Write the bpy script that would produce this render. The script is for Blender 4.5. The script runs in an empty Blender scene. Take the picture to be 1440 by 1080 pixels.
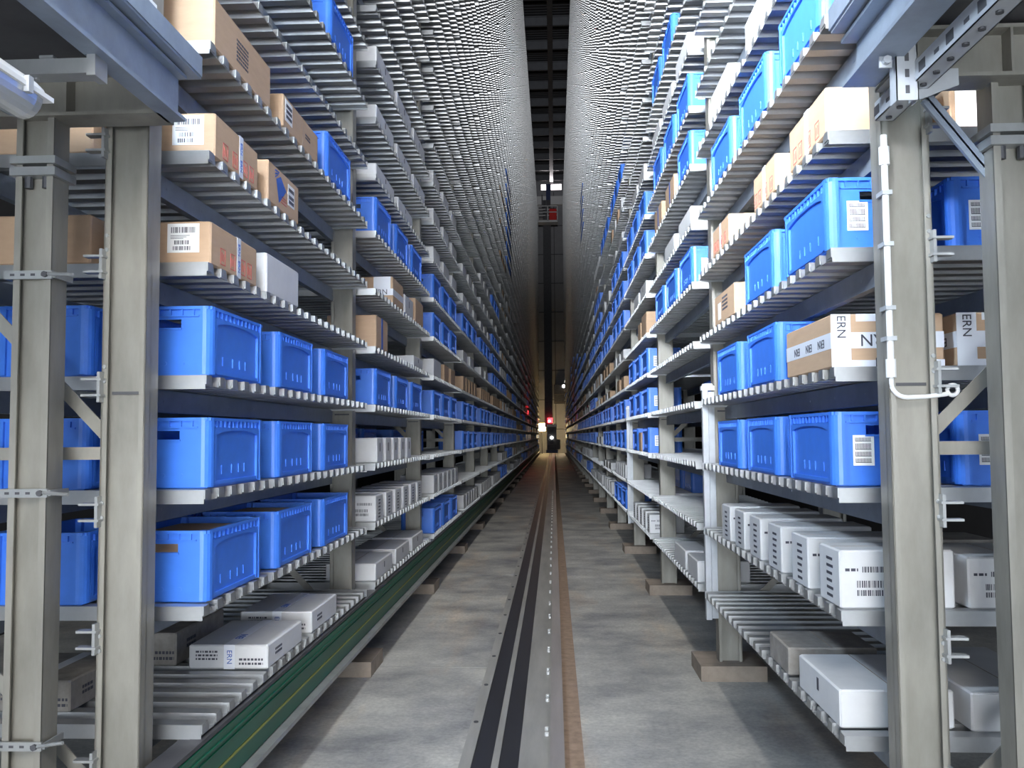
import bpy, math, random
from mathutils import Vector, Matrix
C = bpy.context.scene
COL = C.collection
rnd = random.Random(7)
PI = math.pi

# ------------------------------------------------------------------ camera
CAMZ = 1.62
pt, yw, rl = math.radians(3.32), math.radians(2.653), math.radians(0.43)
F = Vector((-math.sin(yw)*math.cos(pt), math.cos(yw)*math.cos(pt), math.sin(pt)))
R0 = Vector((math.cos(yw), math.sin(yw), 0))
U0 = R0.cross(F)
R = R0*math.cos(rl) - U0*math.sin(rl)
U = R0*math.sin(rl) + U0*math.cos(rl)
cd = bpy.data.cameras.new('camera'); cam = bpy.data.objects.new('camera', cd); COL.objects.link(cam)
cd.sensor_width = 36.0; cd.lens = 1260.0/1440*36; cd.clip_end = 300; cd.clip_start = 0.05
cam.matrix_world = Matrix(((R.x, U.x, -F.x, 0), (R.y, U.y, -F.y, 0), (R.z, U.z, -F.z, CAMZ), (0, 0, 0, 1)))
C.camera = cam
# ------------------------------------------------------------------ colour, world, light
C.view_settings.view_transform = 'Standard'
try: C.view_settings.look = 'None'
except Exception: pass
C.view_settings.gamma = 1.0
C.view_settings.use_curve_mapping = False
C.view_settings.exposure = 0.0
w = bpy.data.worlds.new('world'); C.world = w; w.use_nodes = True
bg = w.node_tree.nodes['Background']; bg.inputs[0].default_value = (0.62, 0.78, 1.0, 1); bg.inputs[1].default_value = 0.45

def area(name, loc, aim, sx, sy, power, col, spread=180):
    d = bpy.data.lights.new(name, 'AREA'); d.shape = 'RECTANGLE'; d.size = sx; d.size_y = sy
    d.energy = power; d.color = col; d.spread = math.radians(spread)
    o = bpy.data.objects.new(name, d); COL.objects.link(o); o.location = loc
    o.rotation_euler = (Vector(aim)-Vector(loc)).to_track_quat('-Z', 'Y').to_euler(); return o
def point(name, loc, power, col, rad=.1):
    d = bpy.data.lights.new(name, 'POINT'); d.energy = power; d.color = col; d.shadow_soft_size = rad
    o = bpy.data.objects.new(name, d); COL.objects.link(o); o.location = loc; return o
area('hall_daylight', (-1, -30, 5), (0, 30, 9), 16, 8, 3600, (.86, .93, 1.0))
area('low_front_fill', (0, -5, 1.25), (0, 10, 5.0), 3.2, 1.6, 245, (.88, .94, 1.0), 150)  # added low flash-like light behind the camera, brightens the shelf ribs
area('upper_right_fill', (-1.1, -.2, 4.3), (1.3, 4.9, 4.3), 1.2, 1.2, 280, (.86, .93, 1.0), 56)  # narrow light added to brighten the upper right rack, source unseen
area('platform_lamp', (-1.12, 1.9, 3.45), (1.1, 4.6, 1.9), .35, .35, 62, (.66, .82, 1.0), 150)
area('aisle_ceiling_lamp', (-.15, 9, 15), (-.15, 9, 0), .8, 10, 270, (1, .97, .90), 120)
area('hall_lamp', (0.4, -2.5, 4.6), (-0.4, 4.5, 1.2), 2.5, 1.2, 150, (1.0, .96, .90), 120)
sd_ = bpy.data.lights.new('far_rib_spot', 'SPOT'); sd_.energy = 40000; sd_.color = (.95, .97, 1.0); sd_.spot_size = math.radians(20); sd_.spot_blend = 1.0; sd_.shadow_soft_size = .5  # added unseen spot, narrow cone lifting only the far upper ribs
so_ = bpy.data.objects.new('far_rib_spot', sd_); COL.objects.link(so_); so_.location = (-.1, -20, .6)
so_.rotation_euler = (Vector((-.15, 45, 19.6))-so_.location).to_track_quat('-Z', 'Y').to_euler()
area('roof_window_light', (-.1, 83, 25.1), (-.1, 70, 22.5), 1.6, .6, 60, (1, .94, .95), 150)

# ------------------------------------------------------------------ materials
def mat(name, col, rough=.5, metal=0, noise=0, scale=8, col2=None, bump=0, emit=0, stretch=None, trans=0):
    m = bpy.data.materials.new(name); m.use_nodes = True; nt = m.node_tree; b = nt.nodes['Principled BSDF']
    b.inputs['Base Color'].default_value = (*col, 1); b.inputs['Roughness'].default_value = rough
    b.inputs['Metallic'].default_value = metal
    if trans: b.inputs['Transmission Weight'].default_value = trans
    if emit:
        b.inputs['Emission Color'].default_value = (*col, 1); b.inputs['Emission Strength'].default_value = emit
    if noise or col2:
        tc = nt.nodes.new('ShaderNodeTexCoord'); mp = nt.nodes.new('ShaderNodeMapping'); n = nt.nodes.new('ShaderNodeTexNoise')
        n.inputs['Scale'].default_value = scale; n.inputs['Detail'].default_value = 6; n.inputs['Roughness'].default_value = .62
        if stretch: mp.inputs['Scale'].default_value = stretch
        nt.links.new(tc.outputs['Object'], mp.inputs[0]); nt.links.new(mp.outputs[0], n.inputs['Vector'])
        r = nt.nodes.new('ShaderNodeValToRGB'); r.color_ramp.elements[0].position = .33; r.color_ramp.elements[1].position = .68
        c2 = col2 or tuple(x*(1-noise) for x in col)
        r.color_ramp.elements[0].color = (*c2, 1); r.color_ramp.elements[1].color = (*col, 1)
        nt.links.new(n.outputs['Fac'], r.inputs[0]); nt.links.new(r.outputs[0], b.inputs['Base Color'])
        if bump:
            bp = nt.nodes.new('ShaderNodeBump'); bp.inputs['Strength'].default_value = bump; bp.inputs['Distance'].default_value = .01
            nt.links.new(n.outputs['Fac'], bp.inputs['Height']); nt.links.new(bp.outputs[0], b.inputs['Normal'])
    return m
M = {
 'galv': mat('galvanised_steel', (.46, .47, .47), .42, .55, .3, 5, stretch=(1, 1, .35)),
 'galv_post': mat('galvanised_post', (.37, .352, .31), .48, .4, .38, 5, stretch=(1, 1, .3)),
 'galv_rib': mat('galvanised_deck', (.50, .51, .52), .40, .75, .28, 3),
 'beam_blue': mat('bluish_steel_beam', (.34, .395, .48), .45, .45, .25, 6),
 'dark_steel': mat('dark_steel', (.10, .10, .11), .55, .3, .3, 6),
 'blue': mat('blue_plastic', (.055, .215, .82), .38, 0, .10, 12),
 'card': mat('cardboard', (.53, .36, .235), .85, 0, .08, 9, stretch=(1, 1, 5)),
 'white_card': mat('white_carton', (.68, .68, .69), .75, 0, .10, 7),
 'grey_card': mat('worn_grey_carton', (.36, .33, .30), .85, 0, .35, 14),
 'tape': mat('printed_tape', (.78, .80, .86), .3),
 'paper': mat('label_paper', (.86, .86, .86), .6),
 'ink': mat('black_ink', (.06, .06, .08), .7),
 'ink_blue': mat('blue_ink', (.04, .12, .45), .6),
 'ink_red': mat('red_ink', (.55, .08, .07), .6),
 'seam': mat('carton_seam', (.30, .22, .16), .9),
 'white_paint': mat('white_plastic', (.82, .82, .82), .4),
 'white_metal': mat('pale_trunking', (.52, .54, .57), .4, .2, .15, 8),
 'green': mat('green_rail', (.012, .115, .065), .4, 0, .3, 9, stretch=(1, .1, 1)),
 'yellow': mat('yellow_line', (.26, .28, .06), .5),
 'black_rubber': mat('black_rubber', (.022, .024, .032), .45, 0, .4, 4, stretch=(1, .2, 1)),
 'rail_plate': mat('rail_plate', (.44, .43, .40), .5, .25, .3, 7, stretch=(1, .15, 1)),
 'rail_head': mat('rail_head', (.46, .42, .40), .4, .3, .3, 6, stretch=(1, .1, 1)),
 'rust': mat('rust_strip', (.40, .28, .20), .8, 0, .35, 16),
 'footing': mat('concrete_footing', (.33, .27, .22), .9, 0, .3, 9, bump=.3),
 'wall': mat('far_wall_panel', (.33, .33, .35), .7, 0, .15, 1.5),
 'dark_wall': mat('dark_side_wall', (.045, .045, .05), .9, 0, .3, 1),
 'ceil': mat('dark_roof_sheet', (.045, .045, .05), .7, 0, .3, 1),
 'roof_beam': mat('roof_beam', (.13, .135, .15), .6, .2, .2, 3),
 'red': mat('red_paint', (.75, .02, .015), .4),
 'navy': mat('navy_paint', (.02, .04, .14), .45),
 'lens': mat('clear_diffuser', (.50, .52, .53), .12, 0, trans=.25),
 'lamp_white': mat('white_lamp', (1, .97, .9), .5, emit=14),
 'lamp_warm': mat('warm_lamp', (1, .72, .30), .5, emit=22),
 'lamp_red': mat('red_lamp', (1, .03, .04), .5, emit=9),
 'window': mat('lit_window', (1, .9, .93), .5, emit=3.5),
}
def floor_material():
    m = bpy.data.materials.new('concrete_floor'); m.use_nodes = True; nt = m.node_tree; b = nt.nodes['Principled BSDF']
    L = nt.links.new; tc = nt.nodes.new('ShaderNodeTexCoord')
    def noise(sc, det, st):
        mp = nt.nodes.new('ShaderNodeMapping'); mp.inputs['Scale'].default_value = st
        n = nt.nodes.new('ShaderNodeTexNoise'); n.inputs['Scale'].default_value = sc; n.inputs['Detail'].default_value = det
        n.inputs['Roughness'].default_value = .65; L(tc.outputs['Object'], mp.inputs[0]); L(mp.outputs[0], n.inputs['Vector']); return n
    def ramp(n, p0, c0, p1, c1):
        r = nt.nodes.new('ShaderNodeValToRGB'); r.color_ramp.elements[0].position = p0; r.color_ramp.elements[0].color = (*c0, 1)
        r.color_ramp.elements[1].position = p1; r.color_ramp.elements[1].color = (*c1, 1); L(n.outputs['Fac'], r.inputs[0]); return r
    a = ramp(noise(1.5, 9, (.9, 1.0, 1)), .34, (.235, .235, .24), .66, (.60, .585, .535))
    g = ramp(noise(38, 3, (1, 1, 1)), .3, (.78, .78, .78), .7, (1.1, 1.1, 1.1))
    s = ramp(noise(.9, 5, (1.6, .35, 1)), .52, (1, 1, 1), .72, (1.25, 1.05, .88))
    def mul(x, y):
        k = nt.nodes.new('ShaderNodeMix'); k.data_type = 'RGBA'; k.blend_type = 'MULTIPLY'; k.inputs[0].default_value = 1
        L(x, k.inputs[6]); L(y, k.inputs[7]); return k.outputs[2]
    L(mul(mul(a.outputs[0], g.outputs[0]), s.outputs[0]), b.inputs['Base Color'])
    b.inputs['Roughness'].default_value = .55
    return m
M['floor'] = floor_material()

# ------------------------------------------------------------------ mesh helpers
class MB:
    def __init__(s): s.v = []; s.f = []; s.m = []; s.mi = 0
    def quad(s, a, b, c, d):
        n = len(s.v); s.v += [a, b, c, d]; s.f.append((n, n+1, n+2, n+3)); s.m.append(s.mi)
    def poly(s, pts):
        n = len(s.v); s.v += pts; s.f.append(tuple(range(n, n+len(pts)))); s.m.append(s.mi)
    def box(s, x0, x1, y0, y1, z0, z1):
        n = len(s.v)
        s.v += [(x0,y0,z0),(x1,y0,z0),(x1,y1,z0),(x0,y1,z0),(x0,y0,z1),(x1,y0,z1),(x1,y1,z1),(x0,y1,z1)]
        for q in ((0,3,2,1),(4,5,6,7),(0,1,5,4),(1,2,6,5),(2,3,7,6),(3,0,4,7)):
            s.f.append(tuple(n+i for i in q)); s.m.append(s.mi)
    def bevbox(s, x0, x1, y0, y1, z0, z1, b):
        # vertical and horizontal edges chamfered: three stacked octagon rings
        def ring(z, i):
            X0, X1, Y0, Y1 = x0+i, x1-i, y0+i, y1-i; c = b
            return [(X0+c,Y0,z),(X1-c,Y0,z),(X1,Y0+c,z),(X1,Y1-c,z),(X1-c,Y1,z),(X0+c,Y1,z),(X0,Y1-c,z),(X0,Y0+c,z)]
        s.loft([ring(z0, b), ring(z0+b, 0), ring(z1-b, 0), ring(z1, b)], caps=True)
    def loft(s, rings, caps=False, closed=True):
        n0 = len(s.v); k = len(rings[0])
        for r in rings: s.v += [tuple(p) for p in r]
        for i in range(len(rings)-1):
            for j in range(k if closed else k-1):
                a = n0+i*k+j; b_ = n0+i*k+(j+1) % k
                s.f.append((a, b_, b_+k, a+k)); s.m.append(s.mi)
        if caps:
            s.f.append(tuple(n0+j for j in reversed(range(k)))); s.m.append(s.mi)
            s.f.append(tuple(n0+(len(rings)-1)*k+j for j in range(k))); s.m.append(s.mi)
    def bar(s, p, q, w, h, up=(0, 1, 0)):
        p, q = Vector(p), Vector(q); d = (q-p).normalized(); u = Vector(up)
        sd = d.cross(u)
        if sd.length < 1e-4: sd = d.cross(Vector((1, 0, 0)))
        sd.normalize(); u = sd.cross(d)
        c = [(-w/2, -h/2), (w/2, -h/2), (w/2, h/2), (-w/2, h/2)]
        s.loft([[p+sd*a+u*b for a, b in c], [q+sd*a+u*b for a, b in c]], caps=True)
    def tube(s, pts, r, n=10, caps=True):
        pts = [Vector(p) for p in pts]; rings = []; ref = Vector((0, 0, 1))
        for i, p in enumerate(pts):
            d = (pts[min(i+1, len(pts)-1)]-pts[max(i-1, 0)]).normalized()
            a = d.cross(ref)
            if a.length < .1: a = d.cross(Vector((0, 1, 0)))
            a.normalize(); b = d.cross(a)
            rr = r[i] if isinstance(r, (list, tuple)) else r
            rings.append([p+(a*math.cos(t*2*PI/n)+b*math.sin(t*2*PI/n))*rr for t in range(n)])
        s.loft(rings, caps=caps)
    def mesh(s, name, mats):
        me = bpy.data.meshes.new(name); me.from_pydata([tuple(p) for p in s.v], [], s.f)
        mats = mats if isinstance(mats, (list, tuple)) else [mats]
        for m in mats: me.materials.append(M[m])
        if len(mats) > 1: me.polygons.foreach_set('material_index', s.m)
        me.update(); return me
    def build(s, name, mats, parent=None):
        return put(name, s.mesh(name, mats), parent)
def put(name, me, parent=None, loc=(0, 0, 0)):
    o = bpy.data.objects.new(name, me); COL.objects.link(o); o.location = loc
    if parent is not None: o.parent = parent
    return o
def tag(o, label=None, cat=None, group=None, kind=None):
    if label:
        assert 3 < len(label.split()) < 17, label
        o['label'] = label
    if cat: o['category'] = cat
    if group: o['group'] = group
    if kind: o['kind'] = kind
    return o
def thing(name, label, cat, loc=(0, 0, 0), group=None):
    o = bpy.data.objects.new(name, None); COL.objects.link(o); o.location = loc; o.empty_display_size = .1
    return tag(o, label, cat, group)
def copy_tree(o, parent=None):
    c = o.copy(); COL.objects.link(c)
    if parent is not None: c.parent = parent
    for ch in KIDS.get(o.name, ()): copy_tree(ch, c)
    return c
KIDS = {}
def reg(o):
    for ch in bpy.data.objects:
        if ch.parent == o: KIDS.setdefault(o.name, []).append(ch); reg(ch)
def text_mesh(txt, size, mats='ink'):
    cu = bpy.data.curves.new('txt', 'FONT'); cu.body = txt; cu.size = size; cu.extrude = .0006; cu.align_x = 'CENTER'; cu.align_y = 'CENTER'
    o = bpy.data.objects.new('txt', cu); COL.objects.link(o); dg = bpy.context.evaluated_depsgraph_get()
    me = bpy.data.meshes.new_from_object(o.evaluated_get(dg)); bpy.data.objects.remove(o)
    me.materials.clear(); me.materials.append(M[mats]); return me

ORD = ['', 'first','second','third','fourth','fifth','sixth','seventh','eighth','ninth','tenth','eleventh','twelfth','thirteenth','fourteenth','fifteenth','sixteenth','seventeenth','eighteenth','nineteenth']
def ordinal(n):
    if n < 20: return ORD[n]
    t = {2: 'twent', 3: 'thirt', 4: 'fort', 5: 'fift'}[n//10]
    return t+'ieth' if n % 10 == 0 else t+'y-'+ORD[n % 10]

# ------------------------------------------------------------------ rack geometry numbers
XF = {-1: 1.30, 1: 1.00}            # shelf front edge
Z1, DZ = CAMZ-.1916-2*.4279, .4279  # lowest shelf (k = -2)
YS = {-1: 3.29, 1: 3.225}           # near end of the first shelf
BAY, SL = 3.19, 2.90                # bay pitch, shelf length
NB = 25; NLEV = 53; YEND = 84.0; ZC = 26.2
DEPTH = .95
SIDE = {-1: 'left', 1: 'right'}
def lz(k): return CAMZ-.1916+DZ*k

# ------------------------------------------------------------------ setting
b = MB(); b.box(-4.6, 4.6, -14, YEND, -.2, 0); tag(b.build('floor', 'floor'), kind='structure')
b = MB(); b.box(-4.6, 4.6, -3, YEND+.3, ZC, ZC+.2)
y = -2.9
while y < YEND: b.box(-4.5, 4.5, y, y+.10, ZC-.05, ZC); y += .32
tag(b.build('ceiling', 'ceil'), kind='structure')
b = MB(); b.box(-4.6, 4.6, YEND, YEND+.3, 0, ZC)
tag(b.build('wall_far', 'wall'), kind='structure')
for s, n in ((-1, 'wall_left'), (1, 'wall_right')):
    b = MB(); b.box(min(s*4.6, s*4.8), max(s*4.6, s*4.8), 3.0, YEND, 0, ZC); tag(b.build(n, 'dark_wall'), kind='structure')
b = MB()
z = 2.2
while z < ZC-1.5:
    b.box(-3, 3, YEND-.03, YEND, z, z+.07); z += 2.75
for x in (-1.5, -.45, .2, 1.35): b.box(x-.03, x+.03, YEND-.03, YEND, 0, ZC-1.5)
tag(b.build('trim_1', 'dark_steel'), kind='structure')
for i, (x0, x1) in enumerate(((-.98, -.38), (-.05, .95))):
    e = thing('window_%d' % (i+1), None, None, (0, YEND, 0)); del_ = None
    b = MB(); b.box(x0, x1, -.06, -.02, 24.9, 25.45); b.build('window_pane', 'window', e)
    b = MB()
    b.box(x0-.06, x0, -.08, 0, 24.84, 25.51); b.box(x1, x1+.06, -.08, 0, 24.84, 25.51); b.box(x0, x1, -.08, 0, 24.84, 24.9); b.box(x0, x1, -.08, 0, 25.45, 25.51)
    b.build('window_frame', 'white_metal', e); e['kind'] = 'structure'
b = MB(); b.box(-1.6, 1.2, YEND-.5, YEND-.03, 23.4, 24.2); tag(b.build('trim_2', 'white_paint'), kind='structure')
# roof beams
for i in range(26):
    y = 3.0+i*BAY+.3
    b = MB(); b.box(-2.4, 2.4, y, y+.16, ZC-.62, ZC-.58); b.box(-2.4, 2.4, y+.07, y+.09, ZC-.58, ZC-.1); b.box(-2.4, 2.4, y, y+.16, ZC-.10, ZC-.06)
    tag(b.build('roof_beam', 'roof_beam'), 'grey steel roof beam crossing above the aisle, %s beam from the camera end' % ordinal(i+1), 'beam', 'roof beams across the aisle')
b = MB(); b.box(-.16, .16, 2, YEND-.05, ZC-.80, ZC-.76); b.box(-.03, .03, 2, YEND-.05, ZC-.76, ZC-.62)
tag(b.build('guide_rail', 'dark_steel'), 'dark overhead guide rail running down the middle of the roof', 'rail')

# ------------------------------------------------------------------ floor rail
b = MB()
for y in (6.38, 10.6, 14.8): b.box(-2.2, -.482, y, y+.012, 0, .0012)
tag(b.build('trim_3', 'rail_plate'), kind='structure')
t = thing('crane_rail', 'long floor rail with grey base plates and black strips down the aisle', 'rail', (0, 0, 0))
def strip(name, x0, x1, z0, z1, m, y0=1.5, y1=YEND-.6):
    b = MB(); b.box(x0, x1, y0, y1, z0, z1); return b.build(name, m, t)
strip('edge_plate', -.480, -.420, .0, .022, 'rail_plate')
strip('rubber_strip', -.420, -.322, .0, .010, 'black_rubber')
strip('middle_plate', -.322, -.287, .0, .020, 'rail_plate')
strip('rubber_strip', -.287, -.190, .0, .010, 'black_rubber')
strip('base_plate', -.190, -.030, .0, .016, 'rail_plate')
b = MB(); b.box(-.022, .028, 1.5, YEND-.6, .016, .075); b.box(-.034, .036, 1.5, YEND-.6, .060, .085); b.build('rail_head', 'rail_head', t)
strip('rust_strip', .036, .135, .0, .004, 'rust')
b = MB(); b.tube([(-.055, 0, .016), (-.055, 0, .034)], .011, 6); rm = b.mesh('rail_bolt', 'white_paint')
for i in range(40):
    for dy in (0, .09): put('rail_bolt', rm, t, (0, 1.8+.62*i+dy, 0))
b = MB(); b.tube([(-.452, 0, .022), (-.452, 0, .028)], .013, 8); rm = b.mesh('plate_bolt', 'dark_steel')
for i in range(40): put('plate_bolt', rm, t, (0, 2.1+.75*i, 0))
# green busbar beam on the left rack foot
t = thing('busbar_rail', 'green power busbar rail with a yellow line under the left shelves', 'rail', (-1.29, 0, 0))
def prof(name, x0, x1, z0, z1, m):
    b = MB(); b.box(x0, x1, 1.6, 80, z0, z1); return b.build(name, m, t)
prof('carrier_beam', -.092, -.012, .27, .52, 'dark_steel')
prof('top_flange', -.05, .004, .505, .522, 'dark_steel')
b = MB()
for z0, z1 in ((.468, .50), (.445, .463), (.375, .438), (.29, .36)): b.box(-.012, .008, 1.6, 80, z0, z1)
for z in (.465, .441): b.box(-.012, .014, 1.6, 80, z-.003, z+.003)
b.build('green_cover', 'green', t)
prof('yellow_stripe', -.012, .010, .362, .372, 'yellow')
prof('bottom_flange', -.03, .05, .262, .284, 'galv')

# ------------------------------------------------------------------ upright frames
def frame_mesh_parts(s):
    """parts of one upright frame; local x measured outward from the aisle (times s), y=0 at near face"""
    P = []
    H = 23.6
    def post(x0, x1):
        b = MB(); X = lambda v: s*v
        def bx(a, c, y0, y1, z0=0, z1=H): b.box(min(X(a), X(c)), max(X(a), X(c)), y0, y1, z0, z1)
        bx(x0, x0+.006, 0, .10); bx(x1-.006, x1, 0, .10)          # flanges
        bx(x0, x0+.022, 0, .004); bx(x1-.022, x1, 0, .004)        # lips
        bx(x0, x1, .035, .041)                                      # web
        return b.mesh('post', 'galv_post')
    p0 = .11 if s < 0 else .09
    P.append(('front_post', post(p0, p0+.155))); P.append(('rear_post', post(.80, .955)))
    z = .34; bm_ = []
    while z < 23:
        b = MB(); b.box(min(s*(p0+.155), s*.80), max(s*(p0+.155), s*.80), .048, .054, z-.022, z+.022); bm_.append(('brace', b.mesh('brace', 'galv_post')))
        b = MB(); b.bar((s*(p0+.155), .066, z+.05), (s*.80, .066, z+.60), .045, .006); bm_.append(('diagonal_brace', b.mesh('brace', 'galv_post')))
        z += 1.23
    P += bm_
    b = MB(); b.box(min(-s*.05, s*.38), max(-s*.05, s*.38), -.12, .30, 0, .10); P.append(('footing', b.mesh('footing', 'footing')))
    b = MB()
    for dz in (0, .055): b.box(min(s*(p0+.14), s*(p0+.21)), max(s*(p0+.14), s*(p0+.21)), -.035, .0, dz, dz+.008)
    b.box(min(s*(p0+.146), s*(p0+.156)), max(s*(p0+.146), s*(p0+.156)), -.03, .02, -.02, .085)
    hm = b.mesh('shelf_hook', 'galv')
    for k in range(-2, 9): P.append(('shelf_hook', hm, lz(k)-.09))
    b = MB(); b.tube([(s*(p0+.144), -.006, 0), (s*(p0+.144), .002, 0)], .007, 8); bm = b.mesh('bolt', 'galv')
    for z in (.45, .9, 1.35, 1.82, 2.28, 2.74, 3.2, 3.66, 4.1, 4.6):
        for zz in (z, z+.05): P.append(('bolt', bm, zz))
    b = MB(); b.box(min(s*(p0+.023), s*(p0+.132)), max(s*(p0+.023), s*(p0+.132)), .030, .036, 1.775, 1.785); P.append(('splice_plate', b.mesh('splice_plate', 'dark_steel')))
    return P
for s in (-1, 1):
    parts = frame_mesh_parts(s)
    for i in range(NB+1):
        y = YS[s]-.26+BAY*i
        if y > YEND-1.5: break
        where = ('at the near end of the %s rack' % SIDE[s]) if i == 0 else 'between bays %d and %d of the %s rack' % (i, i+1, SIDE[s])
        o = thing('upright_frame', 'tall galvanised upright frame '+where, 'rack frame', (s*XF[s], y, 0), 'upright frames of the %s rack' % SIDE[s])
        for n, me, *zz in parts:
            if i > 1 and n == 'bolt' or i > 3 and n == 'shelf_hook' or i > 9 and n == 'splice_plate': continue
            put(n, me, o, (0, 0, zz[0] if zz else 0))

# ------------------------------------------------------------------ shelves
RIBS = 21; RP = SL/RIBS; RD = .040
def deck_geo(b, s, x0, y0, z0, caps=True, RIBS=21, RP=SL/21):
    X0, X1 = s*x0, s*(x0+DEPTH)
    for i in range(RIBS):
        ya = y0+i*RP; p = [ya, ya+RP*.44, ya+RP*.53, ya+RP*.96, ya+RP]
        zz = [z0, z0, z0-RD, z0-RD, z0]
        if i == RIBS-1: p[3] = p[4] = ya+RP; zz[3] = z0-RD; zz[4] = z0-RD
        for j in range(4):
            if p[j+1]-p[j] < 1e-6: continue
            b.quad((X0, p[j], zz[j]), (X1, p[j], zz[j]), (X1, p[j+1], zz[j+1]), (X0, p[j+1], zz[j+1]))
        if caps:   # closed aisle-side end below every raised rib
            b.quad((X0, ya-(RP*.10 if i else 0), z0-RD), (X0, p[2]-.004, z0-RD), (X0, p[1], z0), (X0, ya, z0))
def deck_mesh(s, long_=False):
    b = MB()
    if long_:
        deck_geo(b, s, 0, -.155, 0, RIBS=22, RP=3.078/22); return b.mesh('deck', 'galv_rib')
    deck_geo(b, s, 0, 0, 0)
    b.box(min(0, s*DEPTH), max(0, s*DEPTH), -.004, .0, -.052, .0)
    b.box(min(0, s*DEPTH), max(0, s*DEPTH), SL, SL+.004, -.052, .0)
    for i in range(RIBS):                      # thin folded lip in front of each raised rib, and its two cheeks
        ya = i*RP
        b.box(min(0, -s*.004), max(0, -s*.004), ya-.002, ya+RP*.30, -RD*.85, 0)
    return b.mesh('deck', 'galv_rib')
def beam_mesh(s, x):
    b = MB(); X = lambda a, c: (min(s*a, s*c), max(s*a, s*c))
    y0, y1 = -.112, SL+.066
    b.box(*X(x, x+.005), y0, y1, -.128, -.050); b.box(*X(x, x+.035), y0, y1, -.133, -.128); b.box(*X(x, x+.035), y0, y1, -.050, -.045)
    for i in range(8):
        yy = .2+i*.36; b.box(*X(x-.0012, x), yy, yy+.012, -.093, -.085)
    return b.mesh('support_beam', 'beam_blue')
BX = {-1: .25, 1: .17}
DM = {s: (deck_mesh(s), beam_mesh(s, BX[s]), beam_mesh(s, .86), deck_mesh(s, True)) for s in (-1, 1)}
def maxlev(bi):          # how high the photograph can see in that bay, with a margin
    yf = 3.2+BAY*(bi+1)
    return min(NLEV-3, int((.52*yf+.7)/DZ)+1)
slots = []
for s in (-1, 1):
    for bi in range(NB):
        for k in range(-2, maxlev(bi)+1): slots.append((s, bi, k))
slots.sort(key=lambda q: (3.2+BAY*q[1])**2+((q[2]*DZ)**2)*1.0)
far = {-1: MB(), 1: MB()}
n_ind = 0
for q, (s, bi, k) in enumerate(slots):
    y0 = YS[s]+BAY*bi
    if q < 300:
        o = thing('shelf', 'ribbed steel shelf, %s rack, bay %d from camera, %s shelf from floor' % (SIDE[s], bi+1, ordinal(k+3)), 'shelf', (s*XF[s], y0, lz(k)), 'ribbed steel shelves of the %s rack' % SIDE[s])
        put('deck', DM[s][0 if bi < 3 else 3], o); put('support_beam', DM[s][1], o); put('support_beam', DM[s][2], o)
    else:
        deck_geo(far[s], s, XF[s], y0-.155, lz(k), caps=(bi < 14), RIBS=22, RP=3.078/22)
        X = lambda a, c: (min(s*(XF[s]+a), s*(XF[s]+c)), max(s*(XF[s]+a), s*(XF[s]+c)))
        far[s].box(*X(BX[s], BX[s]+.03), y0-.112, y0+SL+.066, lz(k)-.13, lz(k)-.045)
for s in (-1, 1):
    tag(far[s].build('distant_shelves', 'galv_rib'), 'countless ribbed steel shelves filling the far heights of the %s rack' % SIDE[s], 'shelves', kind='stuff')

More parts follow.
